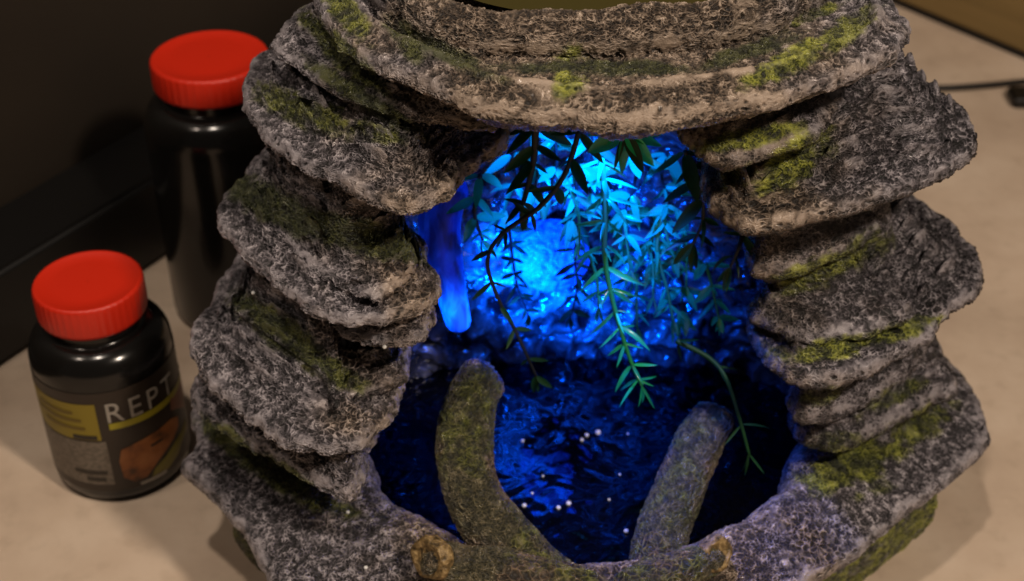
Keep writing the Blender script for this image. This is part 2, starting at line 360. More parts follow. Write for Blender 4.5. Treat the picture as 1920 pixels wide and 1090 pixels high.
slab('rock_ledge', .13, [(1822,478),(1838,508),(1837,530),(1825,556),(1793,583),(1763,612),(1743,636),(1697,662),(1648,695),(1598,714),(1549,724),(1509,722),(1473,714),(1450,693),(1420,663),(1405,630),(1402,590)],
     [(.104,.47),(.115,.53),(.14,.555),(.178,.52)], seed=14, center=(.135,.485), top=[(.0004,.0026),(.0018,.0046),(.005,.0052),(.012,.0080),(.022,.0135),(.031,.021),(.038,.032),(.044,.05)])
slab('rock_ledge', .140, [(1700,600),(1680,612),(1631,628),(1575,638),(1532,643),(1489,638),(1450,620),(1410,606),(1404,580)],
     [(.102,.45),(.115,.48),(.142,.46)], seed=15, sub=True, center=(.125,.45),
     top=[(.001,.002),(.004,.0045),(.010,.008),(.018,.014),(.024,.024)], under=[(0.012,-0.006),(0.006,-0.0048),(0.003,-0.0027),(0.0008,-0.00116),(0,0)])
slab('rock_ledge', .105, [(1742,640),(1736,660),(1711,695),(1676,720),(1626,758),(1567,783),(1513,793),(1486,785),(1476,750)],
     [(.116,.45),(.125,.50),(.165,.50)], seed=16, sub=True, center=(.14,.465),
     top=[(.001,.003),(.003,.006),(.007,.012),(.011,.022)], under=[(0.025,-0.012),(0.01,-0.0076),(0.004,-0.0034),(0.001,-0.0013),(0,0)])
slab('rock_ledge', .085, [(1795,725),(1787,742),(1750,757),(1701,787),(1651,808),(1597,838),(1545,842),(1510,832),(1490,810),(1482,780)],
     [(.122,.47),(.135,.52),(.175,.51)], seed=17, sub=True, center=(.145,.465),
     top=[(.001,.003),(.004,.006),(.009,.011),(.014,.02)], under=[(0.03,-0.016),(0.012,-0.009),(0.005,-0.0041),(0.001,-0.0013),(0,0)])
# --- top dish and the bowl on it
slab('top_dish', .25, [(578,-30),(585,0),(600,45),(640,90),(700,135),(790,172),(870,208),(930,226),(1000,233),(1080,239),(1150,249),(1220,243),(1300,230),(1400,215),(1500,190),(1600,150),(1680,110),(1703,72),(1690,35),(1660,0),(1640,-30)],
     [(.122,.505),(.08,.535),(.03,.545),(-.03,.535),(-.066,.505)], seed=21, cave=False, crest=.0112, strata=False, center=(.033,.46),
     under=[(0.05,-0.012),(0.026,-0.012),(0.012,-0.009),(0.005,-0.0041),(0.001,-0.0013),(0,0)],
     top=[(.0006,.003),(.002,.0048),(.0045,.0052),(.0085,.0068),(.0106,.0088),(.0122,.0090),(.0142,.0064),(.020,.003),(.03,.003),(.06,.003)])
slab('upper_bowl', .2535, [(660,-40),(690,0),(760,60),(860,95),(1000,104),(1100,107),(1250,100),(1350,85),(1450,60),(1520,25),(1560,-10),(1575,-40)],
     [(.105,.49),(.08,.51),(.033,.515),(-.02,.51),(-.045,.49)], seed=22, cave=False, strata=False, center=(.033,.46),
     under=[(0.02,-0.006),(0.008,-0.006),(0.003,-0.0027),(0.001,-0.0013),(0,0)],
     top=[(-.0013,.004),(-.0011,.008),(.0010,.0118),(.0040,.0140),(.0065,.0138),(.009,.0110),(.012,.006),(.03,.003),(.045,.003)])

# --- basin with the pool: loft between outer lip and pool edge
def polar_radius(curve, c, ang):
    a = np.arctan2(curve[:, 1]-c[1], curve[:, 0]-c[0]); r = np.hypot(curve[:, 0]-c[0], curve[:, 1]-c[1])
    o = np.argsort(a); a, r = a[o], r[o]
    return np.interp(ang, np.r_[a-2*np.pi, a, a+2*np.pi], np.r_[r, r, r])
BC = np.array([.033, .46]); ZB = .060
outer = [pz(u, v, ZB)[:2] for u, v in [(362,830),(337,871),(374,908),(420,954),(457,1000),(482,1049),(510,1090),(560,1130),(640,1170),(780,1195),(950,1212),(1150,1208),(1350,1160),(1480,1108),(1597,1040),(1697,958),(1772,908),(1818,866),(1850,832),(1858,806)]]
outer = catmull(np.array(outer+[(.200,.50),(.17,.55),(.10,.585),(.033,.595),(-.05,.58),(-.11,.54),(-.137,.48)]), 20, True)
inner = [pz(u, v, .070)[:2] for u, v in [(690,850),(696,880),(720,920),(780,955),(860,1000),(930,1030),(1060,1052),(1200,1040),(1310,1005),(1400,958),(1460,915),(1484,880),(1488,840)]]
inner = catmull(np.array(inner+[(.134,.475),(.115,.525),(.033,.548),(-.05,.525),(-.076,.475)]), 20, True)
ang = np.concatenate([np.linspace(-math.pi*1.02, .05*math.pi, 1500, endpoint=False), np.linspace(.05*math.pi, .98*math.pi, 120, endpoint=False)])
ro = polar_radius(outer, BC, ang); ri = polar_radius(inner, BC, ang)
ro += .0008*wob(np.cos(ang)*.15, np.sin(ang)*.15, 60, 2)
prof = catmull(np.array([(-.30,-.050),(-.22,-.034),(-.14,-.024),(-.07,-.017),(-.025,-.010),(0,-.004),(.02,.000),(.10,.002),(.30,.005),(.55,.0095),(.78,.0115),(.92,.0105),(1.0,.007),(1.04,.0),(1.06,-.012),(1.10,-.045)]), 30)
tt = np.concatenate([np.linspace(0, 1, 170)])
dd = np.r_[0, np.cumsum(np.hypot(np.diff(prof[:, 0])*.06, np.diff(prof[:, 1])))]; dd /= dd[-1]
pt = np.interp(tt, dd, prof[:, 0]); pzv = np.interp(tt, dd, prof[:, 1])
t_in = np.clip(pt, 0, 2)[None, :]; inset = np.where(pt < 0, np.minimum(-pt*.16, .034), 0)[None, :]
Rr = ro[:, None]*(1-t_in)+ri[:, None]*t_in-inset
P = np.stack([BC[0]+Rr*np.cos(ang)[:, None], BC[1]+Rr*np.sin(ang)[:, None], ZB+pzv[None, :]*(1+.12*wob(np.cos(ang)*.15, np.sin(ang)*.15, 25, 4))[:, None]], -1).reshape(-1, 3)
lip = (np.exp(-((pt-.03)/.05)**2)+.6*np.exp(-((pt-.95)/.07)**2))[None, :].repeat(len(ang), 0).ravel()
finish('basin', P, grid_faces(len(ang), len(tt)), lip, M_rock)
# pedestal under the basin
zs = np.linspace(-.002, .046, 60)
Rp = (ro-.022)[:, None]*(1+.035*np.sin(zs*90)[None, :])
P = np.stack([BC[0]+Rp*np.cos(ang)[:, None], BC[1]+Rp*np.sin(ang)[:, None], zs[None, :].repeat(len(ang), 0)], -1).reshape(-1, 3)
finish('pedestal', P, grid_faces(len(ang), 60), np.zeros(len(P)), M_rock, moss_full=.62)

# --- rock core behind the ledges, and the cave wall inside it
zk = [0, .062, .085, .105, .13, .165, .20, .225, .25]
xl = [-.070, -.070, -.067, -.060, -.056, -.050, -.036, -.018, -.010]
xr = [.131, .131, .127, .119, .110, .104, .088, .078, .072]
XL = [-.105, -.108, -.100, -.097, -.094, -.083, -.066, -.048, -.04]
XR = [.172, .172, .16, .150, .156, .146, .136, .112, .10]
f = lambda a, z: float(np.interp(z, zk, a))
def core_ring(z):
    a, b, A, B = f(xl, z), f(xr, z), f(XL, z), f(XR, z)
    yf = .435+.03*max(0, (z-.06)/.19)
    return [(a, yf+.012), (a-.012, yf), (A+.012, yf+.005), (A, .47), (A+.008, .52), (A+.045, .56), (.033, .575), (B-.045, .56), (B-.008, .52), (B, .47), (B-.012, yf+.005), (b+.012, yf), (b, yf+.012), (b, .48), (b-.012, .52), (.033, .538), (a+.012, .52), (a, .48)]
zz = np.linspace(0, .25, 150); rings = []
for z in zz:
    c = catmull(np.array(core_ring(z)), 14, True); rings.append(np.c_[resample(c, n=360, closed=True), np.full(360, z)])
P = np.stack(rings, 1).reshape(-1, 3)
finish('rock_core', P, grid_faces(360, 150), np.zeros(len(P)), M_rock)
rings = []
zz = np.linspace(.0, .246, 260)
for z in zz:
    a, b = f(xl, z)+.004, f(xr, z)-.004; yf = .452+.03*max(0, (z-.06)/.19)
    c = catmull(np.array([(a, yf), (a+.001, .48), (a+.014, .508), (.033, .524), (b-.014, .508), (b-.001, .48), (b, yf)]), 14)
    rings.append(np.c_[resample(c, n=420), np.full(420, z)])
P = np.stack(rings, 1).reshape(-1, 3); L = P-BASE
new_mesh('cave_wall', L, grid_faces(420, 260, False), M_wet, fountain, dict(rest=L))

# --- arched roots over the pool and cut branches on the rim
def tube(name, pts, rad, mat, parent, n=90, k=36, base=BASE, cap=True, lump=.05, step=None):
    pts = np.array(pts, float); c = catmull(np.c_[pts, rad], 20); c = resample(c, n=n)
    C = c[:, :3]; r = c[:, 3]; T = np.gradient(C, axis=0); T /= np.linalg.norm(T, axis=1)[:, None]
    up = np.array([.3, -.8, .52]); A = np.cross(T, up); A /= np.linalg.norm(A, axis=1)[:, None]; B = np.cross(T, A)
    th = np.linspace(0, 2*np.pi, k, endpoint=False)
    rr = r[:, None]*(1+lump*np.sin(3*th[None, :]+C[:, 2:3]*160)+lump*.8*np.sin(2*th[None, :]-C[:, 0:1]*230))
    P = C[:, None]+rr[..., None]*(A[:, None]*np.cos(th)[None, :, None]+B[:, None]*np.sin(th)[None, :, None])
    if cap:
        ends0 = [C[0]+(P[0]-C[0])*s-T[0]*r[0]*math.sqrt(max(0, 1-s*s))*.6 for s in (.02, .35, .65, .88)]
        ends1 = [C[-1]+(P[-1]-C[-1])*s+T[-1]*r[-1]*math.sqrt(max(0, 1-s*s))*.6 for s in (.88, .65, .35, .02)]
        P = np.concatenate([np.array(ends0), P, np.array(ends1)])
    m = len(P); P = P.transpose(1, 0, 2).reshape(-1, 3)
    L = P-base
    if mat in (M_rock, M_root):
        z = np.zeros(len(P)); moss, br, warm = paint(P); mo = .30+.35*wob(P[:, 0], P[:, 2], 20, 3)
        return new_mesh(name, L, grid_faces(k, m), mat, parent, dict(rest=L, moss=np.clip(mo, 0, 1), bright=z+.25, warm=z+.5, lip=z))
    return new_mesh(name, L, grid_faces(k, m), mat, parent)
tube('root', [py(900,712,.440), py(876,765,.425), py(872,850,.408), py(893,935,.392), py(938,1000,.380), py(990,1050,.372), py(1040,1100,.364)],
     [.0098,.0112,.0114,.0112,.0110,.0105,.0100], M_root, fountain, n=230, k=150)
tube('root', [py(1338,785,.440), py(1305,850,.424), py(1270,930,.406), py(1243,1000,.390), py(1232,1065,.376), py(1235,1120,.366)],
     [.0088,.0100,.0103,.0103,.0106,.0100], M_root, fountain, n=200, k=150)
brl = tube('branch', [py(815,1050,.366), py(870,1068,.364), py(950,1080,.360), py(1050,1110,.354), py(1150,1150,.35)], [.0085,.0088,.0098,.0105,.0105], M_root, fountain, n=170, k=120)
brr = tube('branch', [py(1338,1045,.374), py(1300,1062,.368), py(1250,1085,.362), py(1180,1120,.354)], [.0062,.0072,.0085,.0095], M_root, fountain, n=110, k=110)
M_cut = plain('cut_wood', (.26, .16, .05), .7)
mm, t_, b_ = nt('cut_branch_wood')
nn = N(t_, 'TexNoise', {'Vector': N(t_, 'TexCoord').outputs['Object'], 'Scale': 420., 'Detail': 4.}).outputs['Fac']
t_.links.new(ramp(t_, nn, [(.3, (.03, .02, .006)), (.5, (.20, .13, .05)), (.7, (.42, .29, .13))]), b_.inputs['Base Color'])
t_.links.new(N(t_, 'Bump', {'Height': nn, 'Strength': .8, 'Distance': .002}).outputs[0], b_.inputs['Normal'])
M_cut = mm
def knot(px_, fwd, r, parent, nrm):
    c = py(*px_, fwd); nrm = np.array(nrm, float); nrm /= np.linalg.norm(nrm)
    a = np.cross(nrm, [0, 0, 1.]); a /= np.linalg.norm(a); b = np.cross(nrm, a)
    rs = [(1.0, -.004), (1.06, -.0006), (.96, .0018), (.78, .0016), (.55, .0002), (.3, .0010), (.04, .0006)]
    th = np.linspace(0, 2*np.pi, 40, endpoint=False)
    P = np.array([[c+r*q*(1+.10*math.sin(2*x+1)+.05*math.sin(5*x))*(a*math.cos(x)+b*math.sin(x))+nrm*h for q, h in rs] for x in th]).reshape(-1, 3)
    return new_mesh('cut_end', P-BASE, grid_faces(40, len(rs)), M_cut, parent)
knot((806,1047), .3635, .0082, brl, (-.75, -.6, .35))
knot((1343,1040), .372, .0066, brr, (.6, -.6, .5))

# --- pool water
m, t, b = nt('dark_pool_water')
tc = N(t, 'TexCoord').outputs['Object']
b.inputs['Base Color'].default_value = (.001, .001, .002, 1); b.inputs['Roughness'].default_value = .04; b.inputs['IOR'].default_value = 1.33
b.inputs['Specular IOR Level'].default_value = 1.0
wn = N(t, 'TexNoise', {'Vector': tc, 'Scale': 38., 'Detail': 2.2, 'Distortion': .9}).outputs['Fac']
t.links.new(N(t, 'Bump', {'Height': wn, 'Strength': .42, 'Distance': .0055}).outputs[0], b.inputs['Normal'])
M_water = m
X, Y = np.meshgrid(np.linspace(-.085, .145, 280), np.linspace(.365, .555, 230), indexing='ij')
Zw = .046+.00035*wob(X, Y, 28, 1)+.00010*wob(X, Y, 70, 6)
P = np.stack([X, Y, Zw], -1).reshape(-1, 3)
a_ = np.arctan2(P[:, 1]-BC[1], P[:, 0]-BC[0]); keep = np.hypot(P[:, 0]-BC[0], P[:, 1]-BC[1]) < polar_radius(inner, BC, a_)*1.05
F = grid_faces(280, 230, False); F = F[keep[F].all(1)]
used = np.unique(F); remap = np.zeros(len(P), int); remap[used] = np.arange(len(used))
wat = new_mesh('pool_water', P[used], remap[F], M_water); tag(wat, kind='structure')
# water in the upper bowl
th = np.linspace(0, 2*np.pi, 64, endpoint=False)
P = np.array([(.031+q*.058*math.cos(x), .466+q*.038*math.sin(x), .2642) for q in (.02, .5, 1) for x in th]).reshape(3, 64, 3).transpose(1, 0, 2).reshape(-1, 3)
mw = plain('bowl_water', (.06, .05, .015), .1)
tag(new_mesh('bowl_water', P, grid_faces(64, 3), mw), kind='structure')

# ------------------------------------------------------------ blue lamps
def emission(name, col, s):
    m = bpy.data.materials.new(name); m.use_nodes = True; t = m.node_tree; t.nodes.clear()
    e = t.nodes.new('ShaderNodeEmission'); e.inputs[0].default_value = (*col, 1); e.inputs[1].default_value = s
    o = t.nodes.new('ShaderNodeOutputMaterial'); t.links.new(e.outputs[0], o.inputs[0]); return m
def lathe(name, prof, mat, parent, k=48, loc=(0, 0, 0)):
    prof = np.array(prof, float); th = np.linspace(0, 2*np.pi, k, endpoint=False)
    P = np.stack([np.outer(np.cos(th), prof[:, 0]), np.outer(np.sin(th), prof[:, 0]), np.ones((k, 1))*prof[None, :, 1]], -1).reshape(-1, 3)+np.array(loc)
    return new_mesh(name, P, grid_faces(k, len(prof)), mat, parent)
led_p = np.array([.040, .438, .2245])  # unseen lamp, put in to light the back wall and top leaves
led = thing('led_lamp', led_p, 'unseen blue lamp added under the top ledge to light the cave', 'lamp')
led_t = py(1020, 495, .515)
led.rotation_euler = (-Vector(led_t-led_p)).to_track_quat('Z', 'Y').to_euler()
lathe('lens', [(.0048, .001), (.0044, -.0010), (.003, -.0018), (.0003, -.002)], emission('unseen_lamp_glow', (0.0, .22, 1.0), 12.0), led)
lathe('housing', [(.0003, .012), (.006, .012), (.0065, -.0005), (.0055, -.0012), (.0050, .0005)], plain('unseen_lamp_housing', (.02, .02, .022), .4), led)
spot('unseen_blue_spot', tuple(led_p+(led_t-led_p)*.03), tuple(led_t), 1.9, 84, .004, BLUE)
spot('unseen_blue_spot', tuple(led_p+np.array([.004, -.004, -.006])), tuple(py(1265, 820, .412)), 1.1, 54, .004, (.02, .13, 1))  # extra unseen spot added to light the vine, right root and rim
bl = thing('led_lamp', py(1034, 490, .511), 'domed blue light glowing low at the back of the cave behind the leaves', 'lamp')
bl.rotation_euler = (R(82), 0, 0)
mfd, t, b = nt('frosted_dome'); b.inputs['Base Color'].default_value = (.30, .32, .34, 1); b.inputs['Roughness'].default_value = .25
fn = N(t, 'TexVoronoi', {'Vector': N(t, 'TexCoord').outputs['Object'], 'Scale': 260.}, feature='SMOOTH_F1').outputs['Distance']
fn2 = N(t, 'TexNoise', {'Vector': N(t, 'TexCoord').outputs['Object'], 'Scale': 170., 'Detail': 3., 'Distortion': 1.}).outputs['Fac']
bmp = N(t, 'Bump', {'Height': math_(t, 'ADD', fn, fn2), 'Strength': 1., 'Distance': .004}).outputs[0]
t.links.new(bmp, b.inputs['Normal'])
tfd = N(t, 'BsdfTranslucent', {'Color': ramp(t, math_(t, 'ADD', math_(t, 'MULTIPLY', fn, .5), math_(t, 'MULTIPLY', fn2, .8)), [(.36, (.95, .95, .95)), (.55, (.45, .45, .45)), (.72, (.12, .12, .12))]), 'Normal': bmp}); t.links.new(N(t, 'MixShader', {0: .75, 1: b.outputs[0], 2: tfd.outputs[0]}).outputs[0], t.nodes['Material Output'].inputs['Surface'])
lathe('lens', [(.0165, -.008), (.0168, -.004), (.0155, .0), (.0130, .0035), (.0095, .006), (.005, .0078), (.0002, .0085)], mfd, bl)
lathe('housing', [(.0003, -.018), (.0155, -.018), (.0162, -.0075)], plain('back_lamp_housing', (.02, .02, .022), .4), bl)
point('back_led_light', tuple(np.array(bl.location)+np.array([.001, .0015, 0])), .070, .003, (0, .026, 1))
# sleeve lamp on the left
tl = thing('light_tube', py(840, 470, .468), 'smooth blue translucent sleeve hanging at the left of the cave with a glowing lower end', 'lamp')
tb = np.array(tl.location)
ms, t, b = nt('blue_sleeve'); b.inputs['Base Color'].default_value = (.10, .14, .6, 1); b.inputs['Roughness'].default_value = .3
sn = N(t, 'TexNoise', {'Vector': N(t, 'Mapping', {0: N(t, 'TexCoord').outputs['Object'], 3: (200, 200, 70)}).outputs[0], 'Scale': 1., 'Detail': 3., 'Distortion': .8}).outputs['Fac']
t.links.new(N(t, 'Bump', {'Height': sn, 'Strength': .6, 'Distance': .002}).outputs[0], b.inputs['Normal'])
tr = N(t, 'BsdfTranslucent', {'Color': ramp(t, sn, [(.32, (.04, .07, .16)), (.5, (.16, .26, .5)), (.68, (.40, .6, .9))])}); mx = N(t, 'MixShader', {0: .7, 1: b.outputs[0], 2: tr.outputs[0]})
t.links.new(mx.outputs[0], t.nodes['Material Output'].inputs['Surface'])
tube('sleeve', [py(838,350,.475), py(824,430,.472), py(838,510,.468), py(853,575,.465), py(860,606,.464)], [.0085,.0082,.0066,.0058,.0052], ms, tl, n=60, k=32, base=tb, lump=.03)
for (u_, v_), pw in (((850, 560), .006), ((860, 590), .009)): point('tube_light', tuple(py(u_, v_, .4655)), pw, .0018, (0, .16, 1))
tp = py(866, 598, .470); spot('unseen_blue_spot', tuple(tp), tuple(py(1020, 490, .520)), 8., 80, .006, (0, .085, 1))  # unseen spot added beside the tube to make the back wall glow
# ------------------------------------------------------------ plants
def leaf_mesh(name, mat, wid, bend, fold):
    V, F = [], []; n = 9
    for i in range(n):
        t = i/(n-1); wv = wid*(math.sin(math.pi*min(1, t**.75)))**.8*(1 if t < 1 else 0)+.004
        x = t; z = -bend*t*t
        V += [(x, -wv/2, z+fold*wv), (x, 0, z), (x, wv/2, z+fold*wv)]
        if i: a = 3*i; F += [(a-3, a-2, a+1, a), (a-2, a-1, a+2, a+1)]
    me = bpy.data.meshes.new(name); me.from_pydata(V, [], F); me.materials.append(mat)
    me.polygons.foreach_set('use_smooth', [True]*len(F)); return me
LM = {k: [leaf_mesh('leaf', mt, wd*w_, bd, .25) for w_ in (.75, 1., 1.25) for bd in (-.15, .1, .38)] for k, (mt, wd) in
      {'n': (M_leaf, .13), 'w': (M_leaf, .27), 'd': (M_leaf2, .22), 'p': (M_leaf3, .25), 's': (M_leaf2, .10)}.items()}
def add_leaf(parent, base, pos, dirv, length, kind, roll=None):
    d = Vector(dirv).normalized(); up = Vector((random.uniform(-.5, .5), random.uniform(-.9, -.2), random.uniform(.2, .9)))
    y = up.cross(d).normalized(); z = d.cross(y)
    if roll: M2 = Matrix.Rotation(roll, 3, d); y = M2@y; z = M2@z
    M = Matrix((d, y, z)).transposed().to_4x4(); M = Matrix.Translation(Vector(pos)-Vector(base))@M@Matrix.Scale(length, 4)
    o = bpy.data.objects.new('leaf', random.choice(LM[kind])); sc.collection.objects.link(o); o.parent = parent; o.matrix_local = M
    return o
def sprig(path, label, kind, length, spacing, per, r=.0009, name='artificial_plant', group='artificial plants hanging in the cave', droop=.5, start=0., stem_mat=None):
    pts = np.array(path, float); base = pts[0]
    root = thing(name, base, label, 'plant', group)
    tube('stem', pts, [r*(1.15-.5*i/(len(pts)-1)) for i in range(len(pts))], stem_mat or M_stem, root, n=40, k=8, base=base, lump=0)
    c = catmull(pts, 20); L = np.r_[0, np.cumsum(np.linalg.norm(np.diff(c, axis=0), axis=1))]
    s = start; ph = random.random()*6
    while s < L[-1]:
        p = np.array([np.interp(s, L, c[:, k]) for k in range(3)]); q = np.array([np.interp(min(s+.004, L[-1]), L, c[:, k]) for k in range(3)])
        tg = q-p; tg = tg/(np.linalg.norm(tg)+1e-9) if np.linalg.norm(tg) > 1e-6 else np.array([0, 0, -1.])
        a = np.cross(tg, [0, 1, 0]); a /= np.linalg.norm(a)+1e-9; b = np.cross(tg, a)
        for j in range(per):
            x = ph+6.283*j/per+random.uniform(-.3, .3)
            dv = a*math.cos(x)*1.0+b*math.sin(x)*.6+tg*random.uniform(droop-.25, droop+.25)
            add_leaf(root, base, p, dv, length*random.uniform(.55, 1.25)*(1-.25*s/L[-1]), kind)
        ph += 1.05; s += spacing*random.uniform(.8, 1.2)
    for j in range(3):
        add_leaf(root, base, c[-1], tg+a*random.uniform(-.5, .5), length*.8, kind)
    return root
mstem2 = M_leaf
sprig([py(1128,300,.448), py(1135,390,.444), py(1134,480,.440), py(1148,560,.436), py(1165,622,.433), py(1182,675,.431), py(1203,722,.43)],
      'long bright green artificial vine hanging down the middle of the cave', 'n', .0145, .0085, 4, r=.0011, stem_mat=M_leaf)
sprig([py(1085,248,.437), py(1060,325,.436), py(1012,388,.436), py(940,440,.436), py(914,492,.436), py(934,560,.434), py(962,612,.432), py(985,660,.43), py(1005,705,.43)],
      'dark vine curving from the cave top left past the glow', 'd', .012, .013, 2, r=.0009)
sprig([py(1004,234,.44), py(1002,290,.44), py(990,350,.441), py(978,390,.442)], 'short dark sprig with broad leaves hanging at the upper left of the cave', 'd', .015, .009, 3, r=.0013)
root = thing('artificial_plant', py(1172, 246, .42), 'fan of broad green leaves hanging from the middle of the cave top', 'plant', 'artificial plants hanging in the cave')
b0 = np.array(root.location)
for k in range(9):
    a = R(-160+k*18+random.uniform(-6, 6)); add_leaf(root, b0, b0, (math.cos(a)*1.1, random.uniform(-.1, .5), math.sin(a)*.9), .0165*random.uniform(.85, 1.15), random.choice('wwd'))
sprig([py(1285,285,.44), py(1312,345,.44), py(1318,410,.44), py(1300,455,.44)], 'dark green sprig along the upper right edge of the cave', 'd', .016, .008, 3)
sprig([py(1392,440,.435), py(1385,465,.43), py(1370,500,.43)], 'small green sprig of long leaves at the right corner of the cave', 'd', .014, .008, 2)
sprig([py(1270,640,.44), py(1330,672,.436), py(1362,712,.43), py(1385,780,.425), py(1404,850,.42)], 'long dark green trailing stem beside the right root', 's', .013, .022, 2, r=.0010, stem_mat=M_leaf2)
sprig([py(1240,400,.47), py(1232,470,.468), py(1250,540,.466), py(1262,600,.464)], 'dim green sprig hanging right of the bright green vine', 'n', .013, .0085, 3, stem_mat=M_leaf)
sprig([py(900,330,.46), py(890,400,.46), py(905,450,.46)], 'small blue lit sprig at the left edge of the cave above the sleeve lamp', 'w', .012, .008, 3)
CAN = [(1040,300,'just right of the dark vine at the cave top'),(1110,300,'under the middle of the top ledge'),(1190,330,'right below the fan of broad leaves'),(1250,330,'nearest the upper right wall of the cave'),(1080,350,'directly above the blue glow'),
 (960,330,'left of the dark vine, high in the cave'),(1150,400,'behind the upper part of the bright green vine'),(1220,430,'right of the bright green vine, level with the glow'),(1270,520,'lowest and farthest right of the pale ones'),(1000,290,'between the two dark stems at the upper left')]
for u, v, where in CAN:
    fw = random.uniform(.470, .488)
    sprig([py(u, v-40, fw+.004), py(u+random.uniform(-12, 12), v+8, fw), py(u+random.uniform(-25, 25), v+62, fw-.004)], 'pale broad leaved sprig '+where, random.choice('pwpw'), .0150, .0135, 4, r=.0007)
SML = [(1075,400,'just right of the top of the glow'),(1175,450,'behind the middle of the bright vine'),(1220,500,'halfway down the right part of the leaf cluster'),(1110,520,'against the right rim of the glow'),(1255,430,'topmost of the small leaved ones on the right'),
 (1200,560,'beside the lower half of the bright vine'),(1290,480,'near the right cave wall below the dark sprig'),(1330,540,'farthest right, over the dark corner of the pool')]
for u, v, where in SML:
    fw = random.uniform(.452, .476)
    sprig([py(u-6, v-45, fw+.003), py(u+random.uniform(-10, 10), v, fw), py(u+random.uniform(-16, 20), v+55, fw-.003)], 'small leaved sprig '+where, random.choice('nnp'), .0100, .0080, 4, r=.0007, stem_mat=M_leaf)
for pth, wh in (([(955,430),(962,490),(972,545),(990,590)], 'thin dark sprig crossing the left side of the blue glow'), ([(1085,420),(1078,480),(1082,540),(1070,595)], 'thin dark sprig crossing the right side of the blue glow')):
    sprig([py(u, v, .480) for u, v in pth], wh, 'd', .0095, .0065, 3, r=.0006)
# ------------------------------------------------------------ bubbles and droplets
M_bub = plain('bubble_glint_white', (.85, .83, .8), .25)  # white colour stands in for lamp glints on the bubbles
def ball(name, c, r, lab, cat, grp, mat):
    th = np.linspace(0, 2*np.pi, 14, endpoint=False); fi = np.linspace(-1.5, 1.5, 8)
    P = np.array([[(math.cos(f_)*math.cos(x), math.cos(f_)*math.sin(x), math.sin(f_)*.9) for f_ in fi] for x in th]).reshape(-1, 3)*r
    o = new_mesh(name, P, grid_faces(14, 8), mat); o.location = c; return tag(o, lab, cat, grp)
BUB = [(980,827,4,'white air bubble alone on the pool just right of the left root'),(1091,825,4.5,'lowest and leftmost of the three white bubbles in a row at mid pool'),(1100,816,5,'middle one of the three white bubbles in a row at mid pool'),(1121,811,6.5,'largest white bubble, right end of the row of three at mid pool'),
 (983,948,5,'white bubble near the front of the pool, leftmost beside the left root'),(1047,952,5,'left one of a close pair of white bubbles at the pool front'),(1066,944,5.5,'right one of a close pair of white bubbles at the pool front'),(1174,996,5,'white bubble nearest the front rim, beside the right root'),
 (1018,893,3,'small faint bubble between the left root and the pool middle'),(998,925,3,'small faint bubble just above the front left bubble'),(1162,890,3,'small faint bubble right of the pool middle'),(1142,937,3,'small faint bubble right of the close pair at the front'),(1177,814,3,'small faint bubble right of the row of three')]
for u, v, r, lab_ in BUB:
    p = pz(u, v, .0465); ball('bubble', p, r*.00020, lab_, 'bubble', 'bubbles floating on the pool', M_bub)

AP = np.vstack(ALLP); pu, pv_, pd = project(AP)
M_drop = plain('droplet_glint_white', (.8, .8, .78), .08)  # whitish colour paints the lamp glint of each droplet
for u, v, lab_ in [(725,655,'bright water droplet on the stone just left of the cave mouth'),(650,956,'bright water droplet in the moss at the point of the lowest left ledge'),(684,1060,'bright water droplet on the basin rim left of the cut branch'),(450,581,'bright water droplet on the left end of the third left ledge'),
                   (1372,935,'water droplet on the inner basin rim right of the right root'),(470,545,'faint water droplet on the dark moss of the third left ledge')]:
    k = (np.abs(pu-u) < 5) & (np.abs(pv_-v) < 5)
    if k.any():
        i = np.where(k)[0][np.argmin(pd[k])]; vv = AP[i]; rr_ = np.array([0, 0, CAMH])-vv; rr_ /= np.linalg.norm(rr_)
        ball('water_droplet', vv+rr_*.0007, .0008, lab_, 'droplet', 'water droplets splashed on the rock', M_drop)
# ------------------------------------------------------------ table and background
m, t, b = nt('beige_laminate')
g = N(t, 'TexCoord').outputs['Object']
n1 = N(t, 'TexNoise', {'Vector': g, 'Scale': 14., 'Detail': 5., 'Roughness': .6}).outputs['Fac']
n2 = N(t, 'TexNoise', {'Vector': g, 'Scale': 90., 'Detail': 3.}).outputs['Fac']
c = ramp(t, n1, [(.35, (.50, .385, .29)), (.5, (.58, .455, .345)), (.65, (.64, .515, .40))])
c = mixc(t, mapr(t, n2, .5, .75, 0., .25), c, (.36, .27, .19)); t.links.new(c, b.inputs['Base Color'])
b.inputs['Roughness'].default_value = .5
tag(new_mesh('table_top', [(-1.2, -.4, 0), (1.6, -.4, 0), (1.6, 1.8, 0), (-1.2, 1.8, 0)], [(0, 1, 2, 3)], m, smooth=False), kind='structure')
def box(name, o, ux, uy, sx, sy, sz, mat, parent=None, bev=.003, z0=0.):
    import bmesh
    bm = bmesh.new(); bmesh.ops.create_cube(bm, size=1)
    for v in bm.verts: v.co = Vector(((v.co.x+.5)*sx, (v.co.y+.5)*sy, (v.co.z+.5)*sz+z0))
    bmesh.ops.bevel(bm, geom=bm.edges[:], offset=bev, segments=3, affect='EDGES')
    me = bpy.data.meshes.new(name); bm.to_mesh(me); bm.free(); me.materials.append(mat)
    ob = bpy.data.objects.new(name, me); sc.collection.objects.link(ob)
    if parent: ob.parent = parent
    else:
        ob.location = (o[0], o[1], 0); ob.rotation_euler = (0, 0, math.atan2(ux[1], ux[0]))
    return ob
d = np.array([.0702, .1065]); d /= np.linalg.norm(d)
st = np.array([-.2625, .5739])-d*.5
M_blk = plain('black_plastic', (.004, .0036, .0034), .45)
bk = box('skirting_board', st, d, None, 1.6, .05, .052, M_blk); tag(bk, 'long low black base strip along the dark wall at the left of the table', 'skirting')
mwall, t, b = nt('dark_brown_wall')
